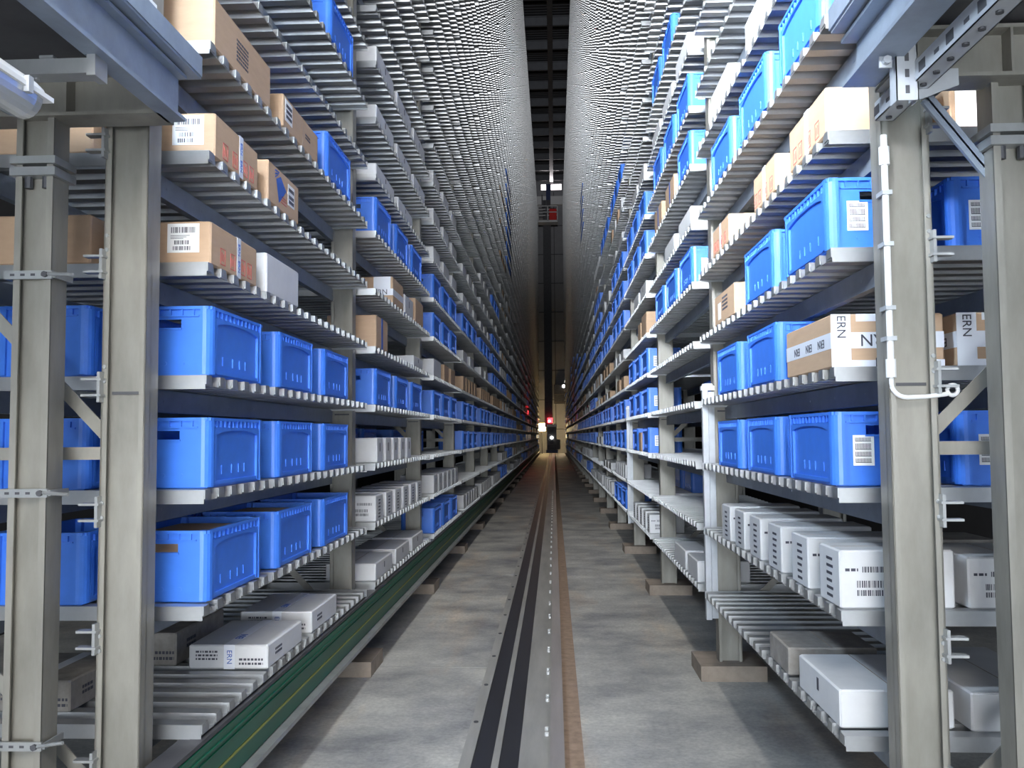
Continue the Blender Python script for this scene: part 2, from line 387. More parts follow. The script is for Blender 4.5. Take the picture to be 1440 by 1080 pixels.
# ------------------------------------------------------------------ blue bins
def bin_mesh(s):
    """s: +1 when the aisle face is -x (right rack). Centre of footprint at 0,0; base z=0"""
    W, L, H = .37, .62, .27; t_ = .006
    b = MB(); x, y = W/2-.012, L/2-.012
    b.box(-x, x, -y, y, .004, .012)                                   # floor
    b.box(-x+.006, x-.006, -y+.006, y-.006, 0, .004)                  # recessed foot
    for sg in (-1, 1): b.box(min(sg*x, sg*(x-t_)), max(sg*x, sg*(x-t_)), -y, y, .012, H)   # long walls
    for sg in (-1, 1):                                                # short walls with hand hole
        Y0, Y1 = min(sg*y, sg*(y-t_)), max(sg*y, sg*(y-t_))
        b.box(-x, x, Y0, Y1, .012, H-.085); b.box(-x, -.062, Y0, Y1, H-.085, H-.05); b.box(.062, x, Y0, Y1, H-.085, H-.05); b.box(-x, x, Y0, Y1, H-.05, H)
        b.box(-.066, .066, min(sg*(y+.006), sg*(y-.02)), max(sg*(y+.006), sg*(y-.02)), H-.090, H-.083)   # hand-hole lip
        # round studs low on the end
        for xx in (-.07, 0, .07): b.tube([(xx, sg*y, .05), (xx, sg*(y+.0025), .05)], .008, 10)
    for sx in (-1, 1):                                                # corner columns, rounded
        for sy in (-1, 1):
            cx, cy = sx*(W/2-.034), sy*(L/2-.034); r = .034; pts = []
            for a in range(5):
                an = a*PI/8; pts.append((sx*r*math.cos(an), sy*r*math.sin(an)))
            o = [(cx+px, cy+py) for px, py in pts]+[(cx-sx*.010, cy+sy*r), (cx-sx*.010, cy-sy*.010), (cx+sx*r, cy-sy*.010)]
            if sx*sy < 0: o = o[::-1]
            b.loft([[(px, py, .006) for px, py in o], [(px, py, H) for px, py in o]], caps=True)
    # rim band with small ribs
    for sg in (-1, 1):
        X0, X1 = min(sg*(x+.010), sg*(x-.008)), max(sg*(x+.010), sg*(x-.008))
        b.box(X0, X1, -y, y, H-.012, H); b.box(min(sg*x, sg*(x+.006)), max(sg*x, sg*(x+.006)), -y+.05, y-.05, H-.042, H-.036)
        for i in range(11):
            yy = -y+.07+i*(2*y-.14)/10; b.box(min(sg*x, sg*(x+.009)), max(sg*x, sg*(x+.009)), yy-.003, yy+.003, H-.037, H-.011)
        Y0, Y1 = min(sg*(y+.010), sg*(y-.008)), max(sg*(y+.010), sg*(y-.008))
        b.box(-x, x, Y0, Y1, H-.012, H)
        for i in range(6):
            xx = -x+.06+i*(2*x-.12)/5
            b.box(xx-.003, xx+.003, min(sg*y, sg*(y+.009)), max(sg*y, sg*(y+.009)), H-.034, H-.011)
        b.box(-x+.04, x-.04, min(sg*y, sg*(y+.006)), max(sg*y, sg*(y+.006)), H-.040, H-.034)
        # arched frame above the recessed panel on the long side
        n = 12; hw = y-.062; pr = []
        for i in range(n+1):
            yy = -hw+2*hw*i/n; pr.append((yy, H-.066+.018*(1-abs(yy/hw)**3)))
        for i in range(n):
            (ya, za), (yb, zb) = pr[i], pr[i+1]; xo = sg*(x+.010); xi = sg*x
            b.quad((xo, ya, za), (xo, yb, zb), (xo, yb, H-.04), (xo, ya, H-.04)); b.quad((xo, ya, za), (xo, yb, zb), (xi, yb, zb), (xi, ya, za))
        for se in (-1, 1):
            b.box(min(sg*x, sg*(x+.010)), max(sg*x, sg*(x+.010)), min(se*hw, se*(hw+.022)), max(se*hw, se*(hw+.022)), .014, H-.04)
        b.box(min(sg*x, sg*(x+.008)), max(sg*x, sg*(x+.008)), -hw, hw, .012, .026)
        for yy in (-.16, -.05, .03, .10): b.box(min(sg*x, sg*(x+.004)), max(sg*x, sg*(x+.004)), yy-.003, yy+.003, .05, .085)
    return b.mesh('body', 'blue')
BIN = bin_mesh(1); BW, BL, BH = .37, .62, .27
def barcode(b, x0, x1, z0, z1, y, seed):
    r = random.Random(seed); x = x0
    while x < x1:
        ww = r.choice((.0015, .003, .0045)); b.box(x, min(x+ww, x1), y-.0006, y, z0, z1); x += ww+r.choice((.002, .003, .0045))
def label_mesh():
    b = MB(); b.box(-.11, -.035, -.0035, -.0015, .075, .185); return b.mesh('label', 'paper')
LB = label_mesh()
def label_code():
    b = MB()
    for z0, z1 in ((.162, .176), (.132, .155), (.108, .125), (.085, .101)):
        x = -.102
        b.box(-.102, -.045, -.0042, -.0035, z0, z0+.002)
        while x < -.045: b.box(x, x+.0022, -.0042, -.0035, z0, z1); x += .0048
    return b.mesh('barcode', 'ink')
LC = label_code()
FARBIN = None
def farbox(b, x0, x1, y0, y1, z0, z1): b.box(x0, x1, y0, y1, z0, z1)

def place(s, bi, k, pos, n, row, what, colour, obj_maker): pass
def posword(i, n):
    if n == 1: return 'alone'
    if n == 2: return ('nearer of two', 'farther of two')[i]
    if n == 3: return ('nearest of three', 'middle of three', 'farthest of three')[i]
    return '%s of %d from camera' % (ordinal(i+1), n)
COUNT = {'bin': 0, 'white': 0, 'brown': 0}
FAR = {'bin': MB(), 'white': MB(), 'brown': MB()}
def where(s, bi, k, i, n, row):
    return '%s rack bay %d, %s shelf up, %s%s' % (SIDE[s], bi+1, ordinal(k+3), 'back row, ' if row else '', posword(i, n))
def bin_(s, bi, k, y0, i, n, row=0, label=False, detail=True, fill=False, dy=0):
    x = s*(XF[s]+.004+BW/2+row*.445); yc = y0+BL/2; z = lz(k)+.0005
    o = thing('storage_bin', 'blue plastic bin, '+where(s, bi, k, i, n, row), 'bin', (x, yc, z), 'blue bins on the %s rack' % SIDE[s])
    put('body', BIN, o)
    if label and s > 0:
        l = put('label', LB, o, (-.0, -BL/2+.012, 0)); l['label'] = 'white barcode label'
        put('barcode', LC, l)
    COUNT['bin'] += 1
    if fill:
        h = .238
        b = MB(); b.bevbox(-.14, .14, -.24, .20, 0, h, .004); c = b.build('carton', 'card')
        c.location = (x, yc, z+.0125)
        tag(c, 'brown carton inside the %s open blue bin on the second left shelf' % ('nearest', 'middle')[i], 'box')
    return o

# ------------------------------------------------------------------ cartons
CM = {}
def carton_mesh(w_, l, h, m):
    key = (round(w_, 3), round(l, 3), round(h, 3), m)
    if key not in CM:
        b = MB(); b.bevbox(-w_/2, w_/2, -l/2, l/2, 0, h, min(.006, h*.06))
        CM[key] = b.mesh('carton_body', m)
    return CM[key]
def seam_mesh(w_, l, h, along='y'):
    key = ('seam', round(w_, 3), round(l, 3), round(h, 3), along)
    if key not in CM:
        b = MB()
        if along == 'y': b.box(-.0012, .0012, -l/2+.006, l/2-.006, h-.0005, h+.0008)
        else: b.box(-w_/2+.006, w_/2-.006, -.0012, .0012, h-.0005, h+.0008)
        CM[key] = b.mesh('flap_seam', 'seam')
    return CM[key]
def carton(s, bi, k, y0, l, h, w_, i, n, kind='white', row=0, dressed=None, dx=0, label=None, xo=None, yaw=0, seam='y'):
    m = {'white': 'white_card', 'brown': 'card', 'grey': 'grey_card'}[kind]
    x = s*(XF[s]+.006+w_/2+(row*.445 if xo is None else xo)+dx); z = lz(k)+.0005
    cw = {'white': 'white carton', 'brown': 'brown cardboard box', 'grey': 'worn grey-brown carton'}[kind]
    o = thing('carton', label or (cw+', '+where(s, bi, k, i, n, row)), 'box', (x, y0+l/2, z), {'white': 'white cartons', 'brown': 'brown cardboard boxes', 'grey': 'worn cartons'}[kind]+' on the %s rack' % SIDE[s])
    if yaw: o.rotation_euler.z = yaw
    put('body', carton_mesh(w_, l, h, m), o)
    if h < 1: put('flap_seam', seam_mesh(w_, l, h, seam), o)
    COUNT['white' if kind != 'brown' else 'brown'] += 1
    if dressed: dressed(o, s, w_, l, h)
    return o
# dressings; aisle face is x = -s*w/2, camera face is y = -l/2
def face_box(b, s, w_, y0, y1, z0, z1, t_=.0012):      # a patch on the aisle face
    xa = -s*w_/2; b.box(min(xa, xa-s*t_), max(xa, xa-s*t_), y0, y1, z0, z1)
def paper_label(o, l, x0, x1, z0, z1, seed=1):
    b = MB(); b.box(x0, x1, -l/2-.0015, -l/2, z0, z1); p = b.build('shipping_label', 'paper', o); p['label'] = 'white label with barcodes'
    b = MB(); w_ = x1-x0; h = z1-z0; y = -l/2-.0015
    barcode(b, x0+.12*w_, x1-.12*w_, z0+.68*h, z0+.88*h, y, seed); barcode(b, x0+.22*w_, x0+.68*w_, z0+.28*h, z0+.42*h, y, seed+1)
    barcode(b, x0+.18*w_, x0+.72*w_, z0+.08*h, z0+.22*h, y, seed+2)
    for j in range(3): b.box(x0+.1*w_, x0+(.5+.1*j)*w_, y-.0006, y, z0+(.48+.05*j)*h, z0+(.495+.05*j)*h)
    b.build('barcode', 'ink', p)
def aisle_tape(o, s, w_, l, h, yc, wid=.05, txt=True):
    b = MB(); face_box(b, s, w_, yc-wid/2, yc+wid/2, 0.0, h); b.box(-w_/2, w_/2, yc-wid/2, yc+wid/2, h, h+.001)
    p = b.build('tape', 'tape', o); p['label'] = 'pale printed packing tape'
    if txt:
        for j in range(2):
            me = text_mesh('ERN', wid*.62, 'ink_blue'); q = put('print', me, p, (-s*(w_/2+.0016), yc, h*(.28+.42*j)))
            q.rotation_euler = Matrix(((0, 0, -s), (0, -1*s*-1, 0), (0, 0, 0))).to_euler() if False else (PI/2, PI/2, -s*PI/2)
def red_marks(o, s, w_, l, h):
    b = MB()
    for yc in (-.14, -.03, .09, .17):
        y0, y1, z0, z1 = yc-.026, yc+.026, .02, .085
        for a in ((y0, y1, z0, z0+.003), (y0, y1, z1-.003, z1), (y0, y0+.003, z0, z1), (y1-.003, y1, z0, z1), (yc-.012, yc-.008, z0+.015, z1-.015), (yc+.004, yc+.008, z0+.015, z1-.02)):
            face_box(b, s, w_, *a)
    p = b.build('red_print', 'ink_red', o); p['label'] = 'red handling symbols'
def lines_print(o, s, w_, y0, y1, z0, z1, n=5, m='ink'):
    b = MB(); r = random.Random(int(y0*1000)+n)
    for j in range(n):
        z = z0+(z1-z0)*(j+.2)/n; y = y0
        while y < y1:
            ww = r.uniform(.006, .022); face_box(b, s, w_, y, min(y+ww, y1), z, z+(z1-z0)/n*.55); y += ww+.006
    b.build('printed_text', m, o)
def cam_lines(o, l, x0, x1, z0, z1, n=3, m='ink'):
    b = MB(); r = random.Random(n+int(x0*999))
    for j in range(n):
        z = z0+(z1-z0)*(j+.2)/n; x = x0
        while x < x1:
            ww = r.uniform(.005, .016); b.box(x, min(x+ww, x1), -l/2-.001, -l/2, z, z+(z1-z0)/n*.5); x += ww+.005
    b.build('printed_text', m, o)
def d_long(o, s, w_, l, h):
    lines_print(o, s, w_, -.10, .04, .05, .15, 6)
    cam_lines(o, l, s*0-.16, -.12, .02, .05, 2)
def d_label_red(seed):
    def f(o, s, w_, l, h):
        a = s
        x1 = w_/2-.045 if s < 0 else -w_/2+.17
        paper_label(o, l, x1-.125, x1, h*.28, h*.95, seed); aisle_tape(o, s, w_, l, h, .04, .045); red_marks(o, s, w_, l, h)
    return f
def d_side_label(o, s, w_, l, h):
    b = MB(); face_box(b, s, w_, -l/2+.03, -l/2+.15, h*.25, h*.9); p = b.build('shipping_label', 'paper', o)
    b = MB()
    for z in (.35, .52, .68):
        y = -l/2+.045
        while y < -l/2+.135: face_box(b, s, w_+.0026, y, y+.004, h*z, h*(z+.1)); y += .008
    b.build('barcode', 'ink', p); lines_print(o, s, w_, .07, .16, h*.4, h*.6, 2)
    b = MB(); face_box(b, s, w_, .02, .023, 0, h); b.build('flap_seam_front', 'seam', o)
def d_logo(o, s, w_, l, h):
    xa = -s*(w_/2+.0012)
    def pl(pts, b): b.poly([(xa, y, z) for y, z in (pts if s < 0 else pts[::-1])])
    b = MB(); pl([(-.13, .135), (-.06, .165), (.03, .115), (-.085, .03)], b)
    for j in range(3): pl([(-.15, .135+.017*j), (-.145, .145+.017*j), (-.10+.01*j, .165+.008*j), (-.105+.01*j, .158+.008*j)], b)
    p = b.build('logo', 'ink_blue', o); p['label'] = 'blue arrow-shaped logo'
    b = MB()
    for j in range(3): face_box(b, s, w_, -.05, .03+.005*j, .07-.014*j, .074-.014*j)
    b.build('red_lines', 'ink_red', o)
    b = MB(); face_box(b, s, w_, .06, .17, .06, .165); p = b.build('shipping_label', 'paper', o)
    b = MB()
    for z in (.07, .095, .13):
        y = .07
        while y < .16: face_box(b, s, w_+.0026, y, y+.003, z, z+.018); y += .007
    b.build('barcode', 'ink', p)
def d_barcode_front(seed):
    def f(o, s, w_, l, h):
        b = MB(); y = -l/2
        x0 = -w_/2+.02 if s > 0 else w_/2-.20
        barcode(b, x0+.06, x0+.17, h*.62, h*.72, y, seed); barcode(b, x0+.04, x0+.14, h*.36, h*.48, y, seed+1); barcode(b, x0+.04, x0+.145, h*.22, h*.32, y, seed+2)
        b.build('barcode', 'ink', o); cam_lines(o, l, x0, x0+.045, h*.62, h*.72, 1)
        b = MB(); r = random.Random(seed)
        for j in range(6):
            z = h*(.12+.13*j); face_box(b, s, w_, -.03-r.uniform(0, .015), .03, z, z+h*.05)
        b.build('side_print', 'ink', o)
    return f
def d_side_small(o, s, w_, l, h):
    b = MB(); face_box(b, s, w_, -.012, .012, h*.45, h*.8); b.build('side_print', 'ink', o)
def d_white_flat(o, s, w_, l, h):
    cam_lines(o, l, -.15, -.05, h*.35, h*.8, 3); cam_lines(o, l, .05, .16, h*.15, h*.5, 2)
    b = MB(); x0 = -.02
    b.box(x0, x0+.05, -l/2-.001, -l/2, 0, h); b.box(x0, x0+.05, -l/2, l/2, h, h+.001); p = b.build('tape', 'tape', o)
    me = text_mesh('ERN', .05, 'ink_blue'); q = put('print', me, p, (x0+.025, -l*.2, h+.0016)); q.rotation_euler = (0, 0, PI/2)
    me = text_mesh('ERN', .034, 'ink_blue'); q = put('print', me, p, (x0+.025, -l/2-.0016, h*.5)); q.rotation_euler = (PI/2, PI/2, 0)
    lines_print(o, s, w_, -l*.3, -l*.12, h*.35, h*.7, 2)
def d_taped(o, s, w_, l, h):
    # bands of printed tape round the carton, lettering as in the photograph
    b = MB(); face_box(b, s, w_, -l/2, l/2, h*.36, h*.66); b.box(-w_/2, w_/2, -l/2-.0012, -l/2, h*.36, h*.66)
    b.box(-w_/2, -w_/2+.07, -l/2-.0018, -l/2, 0, h); b.box(-w_/2+.07, w_/2, -l/2-.0012, -l/2, 0, h*.14); b.box(-w_/2+.09, -w_/2+.20, -l/2-.0012, -l/2, h*.86, h)
    p = b.build('tape', 'tape', o); p['label'] = 'white printed packing tape bands'
    for j, yy in enumerate((-.19, -.03, .14)):
        q = put('print', text_mesh('ERN', .045, 'ink'), p, (-s*(w_/2+.002), yy, h*.50)); q.rotation_euler = (-PI/2, 0, -s*PI/2) if False else (PI/2, PI, -s*PI/2)
    q = put('print', text_mesh('ERN', .062, 'ink'), p, (-w_/2+.16, -l/2-.002, h*.52)); q.rotation_euler = (PI/2, PI, 0)
    q = put('print', text_mesh('ERN', .045, 'ink'), p, (-w_/2+.035, -l/2-.0026, h*.76)); q.rotation_euler = (PI/2, PI/2, 0)
    q = put('print', text_mesh('R', .06, 'ink'), p, (-w_/2+.17, -l/2-.002, h*.06)); q.rotation_euler = (PI/2, 0, 0)
    b = MB(); b.box(w_/2-.145, w_/2-.06, -l/2-.0022, -l/2, h*.2, h*.86); q = b.build('shipping_label', 'paper', o)
    b = MB()
    x = w_/2-.125
    while x < w_/2-.08: b.box(x, x+.002, -l/2-.003, -l/2-.0022, h*.35, h*.7); x += .005
    b.build('barcode', 'ink', q)
def d_tape_right(o, s, w_, l, h):
    b = MB(); face_box(b, s, w_, -.025, .025, 0, h); b.box(-w_/2, w_/2, -.025, .025, h, h+.001); b.build('tape', 'tape', o); red_marks(o, s, w_, l, h)
def d_front_label(o, s, w_, l, h):
    b = MB(); b.box(-w_/2+.02, -w_/2+.17, -l/2-.0012, -l/2, h*.1, h*.95); b.build('shipping_label', 'paper', o)
def d_textside(o, s, w_, l, h):
    lines_print(o, s, w_, -.10, .06, h*.35, h*.85, 4)
    b = MB(); face_box(b, s, w_, .10, .19, h*.15, h*.7); b.build('shipping_label', 'paper', o)
def d_band(o, s, w_, l, h):
    b = MB(); face_box(b, s, w_, -.03, .03, 0, h); b.build('printed_band', 'ink_blue', o)
def d_tape_band(o, s, w_, l, h):
    b = MB(); face_box(b, s, w_, -l/2, l/2, h*.3, h*.55); b.box(-w_/2, w_/2, -l/2-.001, -l/2, h*.3, h*.55); b.box(w_/2-.16, w_/2-.02, -l/2-.0015, -l/2, h*.4, h); p = b.build('tape', 'tape', o)
    q = put('print', text_mesh('ERN', .06, 'ink'), p, (w_/2-.10, -l/2-.002, h*.42)); q.rotation_euler = (PI/2, 0, 0)

# explicit contents -------------------------------------------------------
FIX = set()
def row3(s, bi, k, **kw):
    FIX.add((s, bi, k))
    y0 = YS[s]+BAY*bi
    for i, d in enumerate((.06, .91, 1.75)): bin_(s, bi, k, y0+d, i, 3, **kw)
def back3(s, bi, k, ds=(.03, .86, 1.70), **kw):
    y0 = YS[s]+BAY*bi
    for i, d in enumerate(ds): bin_(s, bi, k, y0+d, i, len(ds), row=1, **kw)
def whites(s, bi, k, n, l, h, w_, pitch=None, start=.06, dr=None, kind='white'):
    FIX.add((s, bi, k)); y0 = YS[s]+BAY*bi+start; pitch = pitch or l+.09
    for i in range(n): carton(s, bi, k, y0+i*pitch, l, h, w_, i, n, kind, dressed=(dr(i) if dr else None))
# LEFT, first bay
for k in (1, 0): row3(-1, 0, k); back3(-1, 0, k, ds=(.0, .84, 1.68))
FIX.add((-1, 0, -1))
for i, d in enumerate((.06, .91, 1.75)): bin_(-1, 0, -1, YS[-1]+d, i, 3, fill=i < 2)
back3(-1, 0, -1, ds=(.0, .84, 1.68))
carton(-1, 0, 4, 3.35, .69, .205, .37, 0, 2, 'brown', dressed=d_long, label='long brown cardboard box at the top left beside the steel platform')
carton(-1, 0, 4, 4.24, .64, .165, .37, 1, 2, 'brown', dressed=d_side_label, label='brown box with side label, between the long box and a blue bin')
bin_(-1, 0, 4, 5.09, 0, 1)
bin_(-1, 0, 6, 5.16, 0, 1)
carton(-1, 0, 3, 3.37, .50, .176, .37, 0, 2, 'brown', dressed=d_label_red(3), label='brown box with white front label and red symbols, upper of two alike')
carton(-1, 0, 3, 4.02, .49, .196, .33, 1, 2, 'brown', dressed=d_logo, label='brown box with blue arrow logo and white label on its side')
carton(-1, 0, 2, 3.34, .53, .168, .37, 0, 2, 'brown', dressed=d_label_red(9), label='brown box with white front label and red symbols, lower of two alike')
carton(-1, 0, 2, 4.01, .51, .185, .30, 1, 2, 'white', dressed=None, label='plain white carton beside the labelled brown box on the left rack')
for k, ds in ((4, (.02,)), (3, (.0, .75)), (2, (.0, .8))):
    for i, d in enumerate(ds): carton(-1, 0, k, YS[-1]+d, .6, .19, .38, i, len(ds), 'brown', row=1)
carton(-1, 0, -2, 4.07, .55, .108, .365, 0, 2, 'white', dressed=d_white_flat, label='flat white carton with printed tape on the lowest left shelf, nearer one')
carton(-1, 0, -2, 4.81, .55, .115, .39, 1, 2, 'white', dressed=d_white_flat, label='flat white carton on the lowest left shelf, farther one')
carton(-1, 0, -2, 4.12, .6, .15, .34, 0, 1, 'grey', row=1, dressed=d_white_flat, label='worn grey carton behind the flat white carton on the lowest left shelf')
carton(-1, 0, -2, 3.42, .45, .12, .34, 0, 1, 'grey', xo=.56, dressed=d_white_flat, label='worn grey-brown carton between the two nearest left columns')
for k in (5,): FIX.add((-1, 0, k))
for k in (-2, 2, 3, 4, 6, 7, 8): FIX.add((-1, 0, k))
# LEFT, second bay
row3(-1, 1, 1); row3(-1, 1, 4)
whites(-1, 1, 0, 5, .22, .185, .37, .34, .10, lambda i: d_side_small)
whites(-1, 1, -1, 6, .27, .19, .37, .40, .06, lambda i: d_barcode_front(20+i))
whites(-1, 1, -2, 3, .66, .125, .37, .84, .06, lambda i: d_side_small)
FIX |= {(-1, 1, 2), (-1, 1, 3), (-1, 1, 5), (-1, 1, 6), (-1, 1, 7)}
y1 = YS[-1]+BAY
carton(-1, 1, 2, y1+.06, .46, .24, .37, 0, 2, 'brown', dressed=d_band)
carton(-1, 1, 2, y1+1.85, .55, .10, .42, 1, 2, 'white', dressed=d_side_small)
carton(-1, 1, 3, y1+.75, .5, .22, .45, 0, 3, 'brown', dressed=d_tape_band)
carton(-1, 1, 3, y1+1.35, .45, .17, .37, 1, 3, 'white', dressed=d_side_small)
carton(-1, 1, 3, y1+1.95, .5, .23, .37, 2, 3, 'brown')
whites(-1, 1, 5, 2, .75, .10, .37, .95, .06, lambda i: d_side_small)
whites(-1, 1, 6, 3, .72, .12, .37, .90, .06, lambda i: d_side_small)
whites(-1, 1, 7, 3, .72, .14, .37, .90, .06, lambda i: d_side_small)
back3(-1, 1, 0)
# LEFT, third bay
row3(-1, 2, 1); row3(-1, 2, 3); row3(-1, 2, 4); row3(-1, 2, -2)
whites(-1, 2, -1, 6, .30, .20, .37, .42, .06, lambda i: d_side_small)
whites(-1, 2, 2, 1, .62, .19, .37, .8, .06, None); carton(-1, 2, 2, YS[-1]+BAY*2+1.0, .45, .2, .37, 1, 3, 'brown'); carton(-1, 2, 2, YS[-1]+BAY*2+1.7, .45, .2, .37, 2, 3, 'brown')
FIX.add((-1, 2, 0)); back3(-1, 2, 0)
for k, n in ((5, 3), (6, 3), (7, 3)): whites(-1, 2, k, n, .55, .15, .37, .9, .06)
# LEFT, fourth and fifth bays
for bi in (3, 4, 5):
    row3(-1, bi, 1); row3(-1, bi, 0); FIX.add((-1, bi, -1))
    whites(-1, bi, -2, 6, .30, .20, .37, .42, .06)
    whites(-1, bi, 2, 5, .33, .21, .37, .48, .06, lambda i: d_side_small, kind='brown')
for bi in (3, 4): row3(-1, bi, 4); whites(-1, bi, 3, 2, .6, .16, .37, 1.1, .06); whites(-1, bi, 5, 3, .55, .14, .37, .9, .06); whites(-1, bi, 6, 3, .55, .15, .37, .9, .06)
row3(-1, 5, 7); row3(-1, 5, 4); row3(-1, 5, 3)
# RIGHT, first bay
bin_(1, 0, 4, 3.30, 0, 3, label=True); bin_(1, 0, 4, 4.15, 1, 3); bin_(1, 0, 4, 5.0, 2, 3)
carton(1, 0, 3, 3.27, .50, .178, .37, 0, 3, 'brown', dressed=d_tape_right, label='pale brown box with white tape on the right rack beside the column')
carton(1, 0, 3, 4.02, .43, .172, .37, 1, 3, 'brown', dressed=d_tape_right)
carton(1, 0, 3, 5.1, .5, .168, .46, 2, 3, 'brown', dressed=d_tape_right)
bin_(1, 0, 2, 3.28, 0, 3, label=True); bin_(1, 0, 2, 4.10, 1, 3)
carton(1, 0, 2, 4.98, .6, .18, .30, 2, 3, 'brown', dressed=d_textside)
carton(1, 0, 1, 3.28, .62, .195, .40, 0, 3, 'brown', dressed=d_taped, label='brown carton wrapped in white printed tape beside the right column')
bin_(1, 0, 1, 4.08, 1, 3); bin_(1, 0, 1, 4.93, 2, 3)
bin_(1, 0, 0, 3.29, 0, 3, label=True); bin_(1, 0, 0, 4.12, 1, 3); bin_(1, 0, 0, 4.95, 2, 3)
for i, y in enumerate((3.26, 3.66, 4.08, 4.48, 4.86, 5.24)): carton(1, 0, -1, y, .24, .205, .40, i, 6, 'white', dressed=d_barcode_front(40+i), dx=.0, seam='x')
carton(1, 0, -2, 3.30, .53, .135, .40, 0, 1, 'white', dressed=d_side_small, label='flat white carton on the lowest right shelf, beside the column')
whites(1, 0, 5, 2, .54, .16, .37, 1.0, .80, None)
bin_(1, 0, 4, 3.30, 0, 1, row=1); bin_(1, 0, 2, 3.30, 0, 2, row=1, label=True); bin_(1, 0, 2, 4.1, 1, 2, row=1)
carton(1, 0, 3, 3.27, .50, .178, .37, 0, 1, 'brown', row=1, dressed=d_front_label)
carton(1, 0, 1, 3.28, .62, .195, .40, 0, 1, 'brown', row=1, dressed=d_taped, label='brown carton wrapped in printed tape, between the two right columns')
bin_(1, 0, 0, 3.29, 0, 3, row=1, label=True); bin_(1, 0, 0, 4.12, 1, 3, row=1); bin_(1, 0, 0, 4.95, 2, 3, row=1)
carton(1, 0, -1, 3.26, .42, .18, .36, 0, 2, 'white', row=1, dressed=d_barcode_front(60), label='white carton between the two right columns, upper of two')
carton(1, 0, -1, 3.78, .3, .18, .36, 1, 2, 'grey', row=1)
carton(1, 0, -2, 3.27, .70, .135, .38, 0, 1, 'white', row=1, label='flat white carton between the two right columns, lower of two')
carton(1, 0, -2, 4.0, .34, .12, .38, 0, 1, 'grey', row=0, label='dark carton on the lowest right shelf behind the flat white one')
for k in range(-2, 9): FIX.add((1, 0, k))
# RIGHT, second bay
y1 = YS[1]+BAY
row3(1, 1, 3, label=True)
for k in (-1, 0, 1, 2, 4, 5, 6, 7, 8): FIX.add((1, 1, k))
back3(1, 1, 1); back3(1, 1, 0)
carton(1, 1, -2, 6.47, .47, .15, .37, 0, 2, 'white', dressed=None); carton(1, 1, -2, 7.05, .62, .15, .37, 1, 2, 'white'); FIX.add((1, 1, -2))
carton(1, 1, 4, y1+.06, .62, .14, .37, 0, 2, 'white'); carton(1, 1, 4, y1+.95, .62, .14, .37, 1, 2, 'white')
bin_(1, 1, 5, y1+.06, 0, 3, label=True)
carton(1, 1, 5, y1+.9, .55, .2, .37, 1, 3, 'brown', dressed=d_band); carton(1, 1, 5, y1+1.75, .55, .2, .37, 2, 3, 'brown', dressed=d_band)
bin_(1, 1, 6, y1+.06, 0, 3, label=True); bin_(1, 1, 6, y1+.9, 1, 3); bin_(1, 1, 6, y1+1.75, 2, 3)
carton(1, 1, 7, y1+.06, .62, .15, .37, 0, 3, 'white'); carton(1, 1, 7, y1+.95, .62, .13, .37, 1, 3, 'white'); carton(1, 1, 7, y1+1.8, .6, .13, .37, 2, 3, 'white')
bin_(1, 1, 8, y1+.9, 0, 2); bin_(1, 1, 8, y1+1.75, 1, 2)
# RIGHT, third bay
row3(1, 2, 1, label=True); row3(1, 2, 2, label=True); row3(1, 2, 5, label=True); row3(1, 2, 6, label=True)
FIX.add((1, 2, 0)); y2 = YS[1]+2*BAY
bin_(1, 2, 0, y2+.06, 0, 3, label=True); carton(1, 2, 0, y2+.86, .25, .22, .3, 1, 3, 'brown'); bin_(1, 2, 0, y2+1.3, 2, 3)
whites(1, 2, -2, 5, .22, .20, .37, .42, .06, lambda i: d_barcode_front(80+i)); FIX |= {(1, 2, -1), (1, 2, 3), (1, 2, 4), (1, 2, 7), (1, 2, 8)}
carton(1, 2, 3, y2+.06, .5, .24, .37, 0, 2, 'brown'); carton(1, 2, 3, y2+.7, .3, .2, .37, 1, 2, 'brown')
carton(1, 2, 4, y2+.06, .6, .15, .37, 0, 2, 'white', dressed=d_side_small); carton(1, 2, 4, y2+.9, .6, .15, .37, 1, 2, 'white')
carton(1, 2, 7, y2+.06, .6, .15, .37, 0, 2, 'white'); carton(1, 2, 7, y2+.9, .6, .15, .37, 1, 2, 'white')
back3(1, 2, -1)
# fourth bay on the right
row3(1, 3, 1, label=True); row3(1, 3, 0, label=True)
whites(1, 3, -1, 5, .24, .2, .37, .42, .06, lambda i: d_side_small); row3(1, 3, -2)
for k in (4, 5, 6): row3(1, 3, k)
whites(1, 3, 2, 2, .5, .18, .37, .9, .06, None, 'brown'); whites(1, 3, 3, 3, .5, .14, .37, .8, .06)
# the rest of the aisle: individual up to the tenth bay or so, then background stock
pat = {-2: 'wwbwn', -1: 'wwwbn', 0: 'bbwwn', 1: 'bbbbr', 2: 'rrwrb', 3: 'wwwrb', 4: 'bwwbw', 5: 'wwwbw', 6: 'ww.ww', 7: 'ww..w', 8: '.....w', 9: '.......w', 10: '.', 11: '.'}
jobs = []; seen = set()
for bi in range(0, NB-1):
    for s in (-1, 1):
        for k in range(-2, 12):
            if (s, bi, k) in FIX: continue
            if bi < 3: continue
            p = pat[k]
            if s > 0 and 0 <= k <= 7: p += 'bbb'
            if s > 0 and k in (8, 9): p += 'bb'
            jobs.append((s, bi, k, rnd.choice(p)))
for k in range(9, 16): jobs.append((-1, 7, k+3, 'b')); jobs.append((-1, 6, k, 'r' if k % 2 else '.'))
for k in range(16, 20): jobs.append((1, 8, k, 'b'))
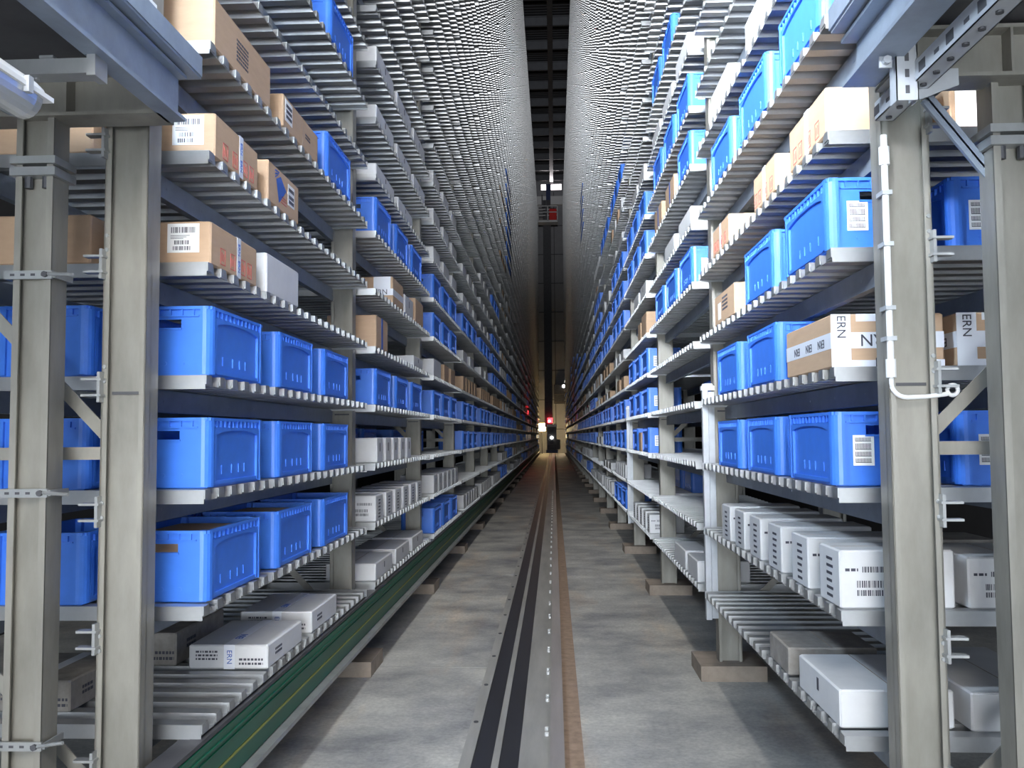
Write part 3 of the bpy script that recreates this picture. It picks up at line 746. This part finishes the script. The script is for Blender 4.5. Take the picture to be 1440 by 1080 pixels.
for s, bi, k, c in jobs:
    y0 = YS[s]+BAY*bi
    if c in '.n' or (s, bi, k) in seen: continue
    seen.add((s, bi, k))
    if c == 'b':
        if COUNT['bin'] < 298:
            for i, d in enumerate((.06, .91, 1.75)): bin_(s, bi, k, y0+d, i, 3, label=(bi < 6))
        else:
            for d in (.06, .91, 1.75): FAR['bin'].box(*sorted((s*(XF[s]+.004), s*(XF[s]+.374))), y0+d, y0+d+.62, lz(k)+.001, lz(k)+.27)
    else:
        kind = 'white' if c == 'w' else 'brown'
        n = rnd.choice((2, 3, 3, 4, 5)); l = min(.6, 2.6/n-.12); h = rnd.choice((.13, .16, .2, .22)); w_ = rnd.choice((.37, .37, .3))
        if n >= 4: l = rnd.choice((.22, .3, .35))
        mixed = rnd.random() < .25
        for i in range(n):
            yy = y0+.06+i*2.7/n; kk = kind
            if mixed and i % 2: kk = 'brown' if kind == 'white' else 'white'
            if COUNT['white']+COUNT['brown'] < 299: carton(s, bi, k, yy, l, h, w_, i, n, kk)
            else: FAR[kk].box(*sorted((s*(XF[s]+.006), s*(XF[s]+.006+w_))), yy, yy+l, lz(k)+.001, lz(k)+h)
for kk, m, nm in (('bin', 'blue', 'blue bins'), ('white', 'white_card', 'white cartons'), ('brown', 'card', 'brown cartons')):
    if FAR[kk].v:
        tag(FAR[kk].build('distant_stock', m), 'tiny %s crowded on the shelves at the far end of the aisle' % nm, 'stock', kind='stuff')

# ------------------------------------------------------------------ platforms, columns
def ibeam_y(b, x0, x1, y0, y1, z0, z1, t_=.012):      # runs along y: flanges x0..x1
    xm = (x0+x1)/2
    b.box(x0, x1, y0, y1, z0, z0+t_); b.box(x0, x1, y0, y1, z1-t_, z1); b.box(xm-.004, xm+.004, y0, y1, z0+t_, z1-t_)
def ibeam_x(b, x0, x1, y0, y1, z0, z1, t_=.012):
    ym = (y0+y1)/2
    b.box(x0, x1, y0, y1, z0, z0+t_); b.box(x0, x1, y0, y1, z1-t_, z1); b.box(x0, x1, ym-.004, ym+.004, z0+t_, z1-t_)
def column(s, x, y, ztop, lab):
    """x: aisle-side face, section goes outwards"""
    t = thing('platform_column', lab, 'column', (s*x, y, 0))
    X = lambda a, c: (min(s*a, s*c), max(s*a, s*c))
    wd = .128
    b = MB(); b.box(*X(0, .008), 0, .095, 0, ztop); b.box(*X(wd-.008, wd), 0, .095, 0, ztop); b.box(*X(.008, wd-.008), .03, .037, 0, ztop)
    b.box(*X(-.0, .022), -.003, .003, 0, ztop); b.box(*X(wd-.022, wd), -.003, .003, 0, ztop)
    b.build('shaft', 'galv_post', t)
    b = MB(); b.box(*X(-.015, wd+.012), -.02, .115, 2.50, 2.528); b.box(*X(-.015, wd+.012), -.02, .115, 2.54, 2.565); b.build('head_plate', 'galv', t)
    b = MB()
    for xx in (.03, .09): b.tube([(s*xx, .010, 2.50), (s*xx, .010, 2.462)], .013, 8)
    b.build('head_bolts', 'dark_steel', t)
    b = MB(); b.box(*X(-.04, wd+.04), -.05, .14, 0, .02); b.build('base_plate', 'galv', t)
    return t
colL = column(-1, 1.665, 2.88, 2.70, 'thick steel platform column with strap clamps at the far left edge')
for z in (2.165, 1.445, .635):
    c = MB(); c.box(-.15, .012, -.018, -.008, z-.014, z+.014)
    o = c.build('strap_clamp', 'galv', colL)
    c = MB(); c.box(-.15, -.138, -.008, .10, z-.014, z+.014); c.box(.012, .02, -.012, .10, z-.010, z+.010); c.tube([(.0, -.02, z+.002), (.09, -.03, z+.018 if z < 1 else z-.004)], .006, 8); c.build('threaded_rod', 'galv', o)
    c = MB()
    for i in range(4): c.box(-.13+i*.035, -.115+i*.035, -.0186, -.0178, z-.004, z+.004)
    c.tube([(-.01, -.018, z), (-.01, -.028, z)], .010, 8); c.build('strap_bolt', 'dark_steel', o)
colR = column(1, 1.36, 2.78, 2.72, 'thick steel platform column at the far right edge')
# left platform
t = thing('steel_platform', 'raised steel platform with grating deck in the upper left corner', 'platform', (0, 0, 0))
b = MB(); ibeam_y(b, -1.31, -1.245, -5, 2.95, 2.70, 2.86); b.build('side_beam', 'beam_blue', t)
b = MB(); ibeam_x(b, -4.0, -1.30, 2.86, 2.98, 2.70, 2.86)
for x in (-1.62, -1.75, -2.4, -3.0): b.box(x-.004, x+.004, 2.86, 2.98, 2.71, 2.85)
b.build('end_beam', 'galv_post', t)
b = MB(); b.box(-1.27, -1.215, .4, 3.0, 2.868, 2.876); b.box(-1.219, -1.211, .4, 3.0, 2.876, 2.945); b.build('edge_lip', 'beam_blue', t)
b = MB(); b.box(-4.0, -1.27, -5, 2.98, 2.862, 2.868)
y = .45
while y < 2.95: b.box(-4, -1.28, y, y+.004, 2.868, 2.895); y += .035
b.build('grating', 'dark_steel', t)
b = MB(); b.box(-2.6, -1.30, 2.41, 2.44, 2.655, 2.694); b.box(-2.6, -1.30, 2.40, 2.46, 2.646, 2.652); b.box(-1.30, -1.275, 2.40, 2.47, 2.64, 2.70)
for i in range(8): b.tube([(-2.3+.12*i, 2.43, 2.646), (-2.3+.12*i, 2.43, 2.64)], .007, 8)
b.box(-1.44, -1.40, 2.405, 2.445, 2.694, 2.702)
b.build('cable_channel', 'galv', t)
b = MB(); b.box(-1.235, -1.225, 2.60, 2.64, 2.95, 3.4); b.box(-1.245, -1.215, 2.59, 2.65, 2.94, 2.96); b.build('railing_post', 'white_paint', t)
# batten lamp under the platform
t = thing('batten_lamp', 'white tube lamp with clear cover hanging under the upper left platform', 'lamp', (-1.335, 1.68, 2.488))
def capsule(b, x0, z0, rx, rz, y0, y1, half):
    rings = []
    for y, k in ((y0, .9), (y0+.03, 1), (y1-.05, 1), (y1-.02, .93), (y1, .7)):
        a0, a1 = (0, PI) if half > 0 else (PI, 2*PI)
        rings.append([(x0+rx*k*math.cos(a0+(a1-a0)*i/12), y, z0+rz*k*math.sin(a0+(a1-a0)*i/12)) for i in range(13)])
    b.loft(rings, caps=True)
b = MB(); capsule(b, 0, 0, .055, .045, -1.0, .52, 1); b.box(-.06, .06, -1.0, .52, -.006, .006); b.build('housing', 'white_paint', t)
b = MB(); capsule(b, 0, -.006, .052, .055, -1.0, .51, -1); b.build('diffuser', 'lens', t)
b = MB()
for y in (-.2, .1, .4): b.box(-.066, -.052, y, y+.02, -.02, .02); b.box(.052, .066, y, y+.02, -.02, .02)
b.build('clips', 'white_metal', t)
b = MB(); b.box(-.03, .03, -.4, .20, .045, .085); b.tube([(0, 0, .08), (0, 0, .20)], .008, 8); b.build('mounting_bracket', 'beam_blue', t)
# right platform
t = thing('steel_platform', 'raised steel platform edge with slotted brackets in the upper right corner', 'platform', (0, 0, 0))
b = MB(); ibeam_y(b, .925, 1.03, -5, 2.83, 2.715, 2.87); b.build('side_beam', 'beam_blue', t)
b = MB(); ibeam_x(b, 1.03, 4.0, 2.72, 2.84, 2.70, 2.86)
for x in (1.40, 1.52, 2.2): b.box(x-.004, x+.004, 2.72, 2.84, 2.71, 2.85)
b.build('end_beam', 'galv_post', t)
b = MB(); b.box(.885, .935, .4, 2.80, 2.878, 2.886); b.box(.878, .886, .4, 2.80, 2.886, 2.955); b.build('edge_lip', 'beam_blue', t)
b = MB(); b.box(.935, 4, -5, 2.84, 2.872, 2.878)
y = .45
while y < 2.8: b.box(.94, 4, y, y+.004, 2.878, 2.90); y += .035
b.build('grating', 'dark_steel', t)
def slotted(p, q, w_, name, parent, up=(1, 0, 0)):
    b = MB(); P, Q = Vector(p), Vector(q); d = (Q-P); L_ = d.length; d.normalize(); u = Vector(up); sd = d.cross(u).normalized(); u = sd.cross(d)
    for off in (u*(w_/2), -u*(w_/2)): b.bar(P+off, Q+off, w_, .003, up)
    b.bar(P+sd*(w_/2), Q+sd*(w_/2), .003, w_, up)
    o = b.build(name, 'white_metal', parent)
    b = MB(); n = int(L_/.05)
    for i in range(n):
        c = P+d*(.03+i*.05)
        for off in (u*(w_/2+.0022), -u*(w_/2+.0022)): b.bar(c+off, c+off+d*.026, .010, .001, up)
        b.bar(c-sd*(w_/2+.0022), c-sd*(w_/2+.0022)+d*.026, .001, .010, up)
    b.build('slots', 'dark_steel', o); return o
def face_slotted(name, x0, x1, y0, z0, z1, parent):
    b = MB(); b.box(x0, x1, y0, y0+.003, z0, z1); b.box(x0, x0+.003, y0, y0+.05, z0, z1); b.box(x1-.003, x1, y0, y0+.05, z0, z1); o = b.build(name, 'white_metal', parent)
    b = MB(); z = z0+.02; xm = (x0+x1)/2
    while z < z1-.03: b.box(xm-.006, xm+.006, y0-.0008, y0, z, z+.024); z += .048
    b.build('slots', 'dark_steel', o); return o
face_slotted('hanging_strut', 1.005, 1.068, 2.60, 2.585, 2.79, t)
def tray():
    b = MB(); x0, x1, z0, z1 = 1.06, 1.12, 2.64, 2.70
    b.box(x0, x0+.003, .5, 2.93, z0, z1); b.box(x1-.003, x1, .5, 2.93, z0, z1); b.box(x0, x1, .5, 2.93, z0, z0+.003)
    o = b.build('slotted_channel', 'white_metal', t)
    b = MB(); y = .55; i = 0
    while y < 2.9:
        if i % 2: b.box(x0-.0008, x0, y, y+.03, z0+.022, z0+.034)
        else: b.box(x0-.0008, x0, y, y+.045, z0+.015, z0+.045)
        b.tube([(x0+.03, y, z0), (x0+.03, y, z0-.006)], .010, 8)
        y += .09; i += 1
    b.build('slots', 'dark_steel', o)
tray()
b = MB(); b.poly([(1.085, 2.66, 2.70), (1.085, 2.66, 2.61), (1.10, 2.66, 2.61), (1.21, 2.66, 2.65), (1.21, 2.66, 2.70)][::-1]); b.poly([(1.085, 2.664, 2.70), (1.085, 2.664, 2.61), (1.10, 2.664, 2.61), (1.21, 2.664, 2.65), (1.21, 2.664, 2.70)])
b.box(1.078, 1.086, 2.655, 2.70, 2.61, 2.70); b.build('gusset_plate', 'white_metal', t)
b = MB()
for (x, y, z) in ((.985, 2.62, 2.735), (.975, 2.60, 2.70)): b.tube([(x, y, z), (x, y-.02, z)], .012, 8); b.box(x-.018, x+.018, y-.003, y+.003, z-.018, z+.018)
b.build('clamp_bolts', 'white_metal', t)
# knee brace from the right column up to the beam
b = MB(); b.bar((1.19, 2.86, 2.68), (1.40, 2.86, 2.40), .006, .045); b.bar((1.19, 2.84, 2.68), (1.40, 2.84, 2.40), .04, .005); b.build('knee_brace', 'beam_blue', t)
# conduit on the right column
t = thing('cable_conduit', 'white cable conduit clipped to the right column, hooked end at the bottom', 'conduit', (0, 0, 0))
b = MB(); b.tube([(1.095, 2.955, 2.60), (1.095, 2.955, 1.80)], .0105, 12); b.build('pipe', 'white_paint', t)
b = MB(); b.tube([(1.095, 2.955, 2.56), (1.095, 2.955, 2.50)], .017, 12); b.tube([(1.095, 2.955, 1.86), (1.095, 2.955, 1.80)], .016, 12); b.build('sleeve', 'white_paint', t)
pts = [(1.095, 2.955, 1.82)]+[(1.095+.05*(1-math.cos(a)), 2.955, 1.78-.045*math.sin(a)) for a in [i*PI/12 for i in range(7)]]+[(1.20, 2.955, 1.737), (1.27, 2.955, 1.745)]
b = MB(); b.tube(pts, .0075, 10); b.build('bent_tail', 'white_paint', t)
b = MB()
ring = [(1.288+.017*math.cos(a), 2.955, 1.758+.017*math.sin(a)) for a in [i*PI/8 for i in range(17)]]
b.tube(ring, .007, 8); b.build('end_ring', 'white_paint', t)
b = MB()
for z in (2.40, 2.23, 2.02, 1.92): b.box(1.08, 1.112, 2.94, 2.998, z, z+.014)
b.build('clips', 'white_metal', t)
# white trunking drops fixed to the shelf fronts on the right
for i, (y, z0, z1) in enumerate(((6.135, .38, 1.92), (12.515, .40, 1.98))):
    t = thing('cable_trunking', 'pale vertical cable trunking on the right shelf fronts, %s one' % ('nearer' if i == 0 else 'farther'), 'trunking', (1.045, y, 0), 'cable trunkings on the right rack')
    b = MB(); b.box(-.035, .002, 0, .05, z0, z1); b.build('cover', 'white_metal', t)
    b = MB(); b.box(.004, .044, .0, .05, z0+.01, z1-.01); b.build('back_channel', 'white_metal', t)
    b = MB()
    b.box(-.04, .046, -.005, .055, z1, z1+.03); b.box(-.03, .035, -.0, .05, z1+.03, z1+.045); b.build('end_cap', 'white_paint', t)

# ------------------------------------------------------------------ far end: stacker crane, lamps
t = thing('stacker_crane', 'dark storage crane mast with lamps at the far end of the aisle', 'crane', (0, 80, 0))
b = MB(); b.box(-.72, -.16, 0, .6, 2.4, 22.9); b.box(-.80, -.72, 0, .1, 2.4, 22.9); b.box(-.16, -.10, 0, .1, 2.4, 22.9)
z = 3.0
while z < 22: b.box(-.74, -.14, -.02, .0, z, z+.06); z += 1.2
b.build('mast', 'dark_steel', t)
b = MB(); b.box(-.62, .22, -.4, .4, .35, 2.4); b.build('control_cabinet', 'roof_beam', t)
b = MB(); b.box(-.35, -.05, -.43, -.40, 1.95, 2.2); b.box(-.35, -.05, -.43, -.40, .9, 1.2); b.box(-.6, .2, -.43, -.40, .4, .8); b.box(.22, .55, -.2, .3, .4, 1.3); b.build('cabinet_panels', 'dark_steel', t)
b = MB(); b.box(-.7, .35, -.6, .8, .09, .35); b.build('carriage_base', 'navy', t)
b = MB(); b.box(-.64, .24, -.45, -.4, 2.4, 2.62); b.build('warning_sign', 'white_paint', t)
b = MB(); b.tube([(-.20, -.44, 1.45), (-.20, -.47, 1.45)], .13, 16); b.build('headlamp', 'lamp_white', t)
b = MB(); b.box(-.55, -.12, -.42, -.40, 2.75, 3.2); b.build('red_lamp', 'lamp_red', t)
b = MB(); b.box(-.48, -.32, -.45, -.43, 2.82, 2.98); b.build('small_lamp', 'lamp_white', t)
b = MB(); b.box(-.5, -.1, .1, .4, 22.9, 24.4); b.build('top_guide', 'navy', t)
t = thing('maintenance_cage', 'pale metal basket with a red case high on the far crane', 'cage', (-.35, 79.6, 20.6))
b = MB()
for x in (-.85, 0, .85):
    for y in (-1.2, -.05): b.box(x-.035, x+.035, y-.03, y+.03, 0, 1.35)
for z in (0, .75, 1.3):
    b.box(-.88, .88, -1.23, -1.17, z, z+.07); b.box(-.88, .88, -.08, -.02, z, z+.07)
    for x in (-.85, .85): b.box(x-.03, x+.03, -1.2, -.05, z, z+.06)
b.box(-.88, .88, -1.2, -.05, -.1, 0); b.build('frame', 'white_paint', t)
b = MB(); b.bevbox(.12, .78, -1.0, -.3, .12, 1.15, .04); b.build('red_case', 'red', t)
b = MB(); b.box(-.2, -.08, -.9, -.4, 0, 1.9); b.box(-.55, -.45, -.7, -.6, 1.35, 2.5); b.build('hoist_arm', 'roof_beam', t)
# items leaning on the far wall
t = thing('wall_cabinet', 'dark cabinet on the far wall to the right of the mast', 'cabinet', (.6, 83.2, 4.6))
b = MB(); b.box(-.55, .6, 0, .75, 0, 1.75); b.build('body', 'dark_steel', t)
b = MB(); b.tube([(.35, -.01, 1.6), (.35, -.05, 1.6)], .14, 14); b.build('lamp', 'lamp_white', t)
b = MB(); b.box(-.5, .55, -.03, 0, .1, .12); b.box(-.5, .55, -.03, 0, .85, .87); b.build('door_gap', 'seam', t)
t = thing('work_lamp', 'glaring warm work lamp low at the far end left of the crane', 'lamp', (-1.08, 81.5, 0))
b = MB(); b.tube([(0, .1, 0), (0, .1, 2.2)], .04, 8); b.build('stand', 'dark_steel', t)
b = MB(); b.bevbox(-.33, .33, -.08, .08, 2.05, 2.75, .05); b.build('lamp_head', 'lamp_warm', t)
point('work_lamp_light', (-1.05, 80.9, 2.4), 110, (1, .74, .38), .3)
point('end_lamp_light', (.6, 80.5, 1.6), 110, (1, .78, .48), .3)
# small lamps seen through the racks
for i in range(13):
    y = 11.4+3.85*i; z = 2.1+.012*(i % 3)
    o = thing('bulkhead_lamp', 'small warm lamp on the dark wall behind the right rack, %s from the camera end' % ordinal(i+1), 'lamp', (4.6, y, z), 'small lamps behind the right rack')
    if i == 0:
        b = MB(); b.box(-.05, -.001, -.05, .05, -.05, .05); lb = b.mesh('base', 'dark_steel')
        b = MB(); b.tube([(-.05, 0, 0), (-.11, 0, 0)], [.035, .022], 10); ll = b.mesh('bulb', 'lamp_warm')
    put('base', lb, o); put('bulb', ll, o)
t = thing('small_lamp', 'added red lamp for the glow on the left rack far down the aisle', 'lamp', (-1.36, 46.0, lz(3)+.001))  # invented lamp, put here to account for the red glow on the rack
b = MB(); b.bevbox(-.06, .06, -.06, .06, 0, .05, .01); b.build('base', 'dark_steel', t)
b = MB(); b.tube([(0, 0, .05), (0, 0, .2)], .05, 10); b.build('dome', 'lamp_red', t)
point('red_glow_light', (-1.15, 45.6, lz(3)+.1), 14, (1, .04, .05), .06)  # added point light that casts this red glow
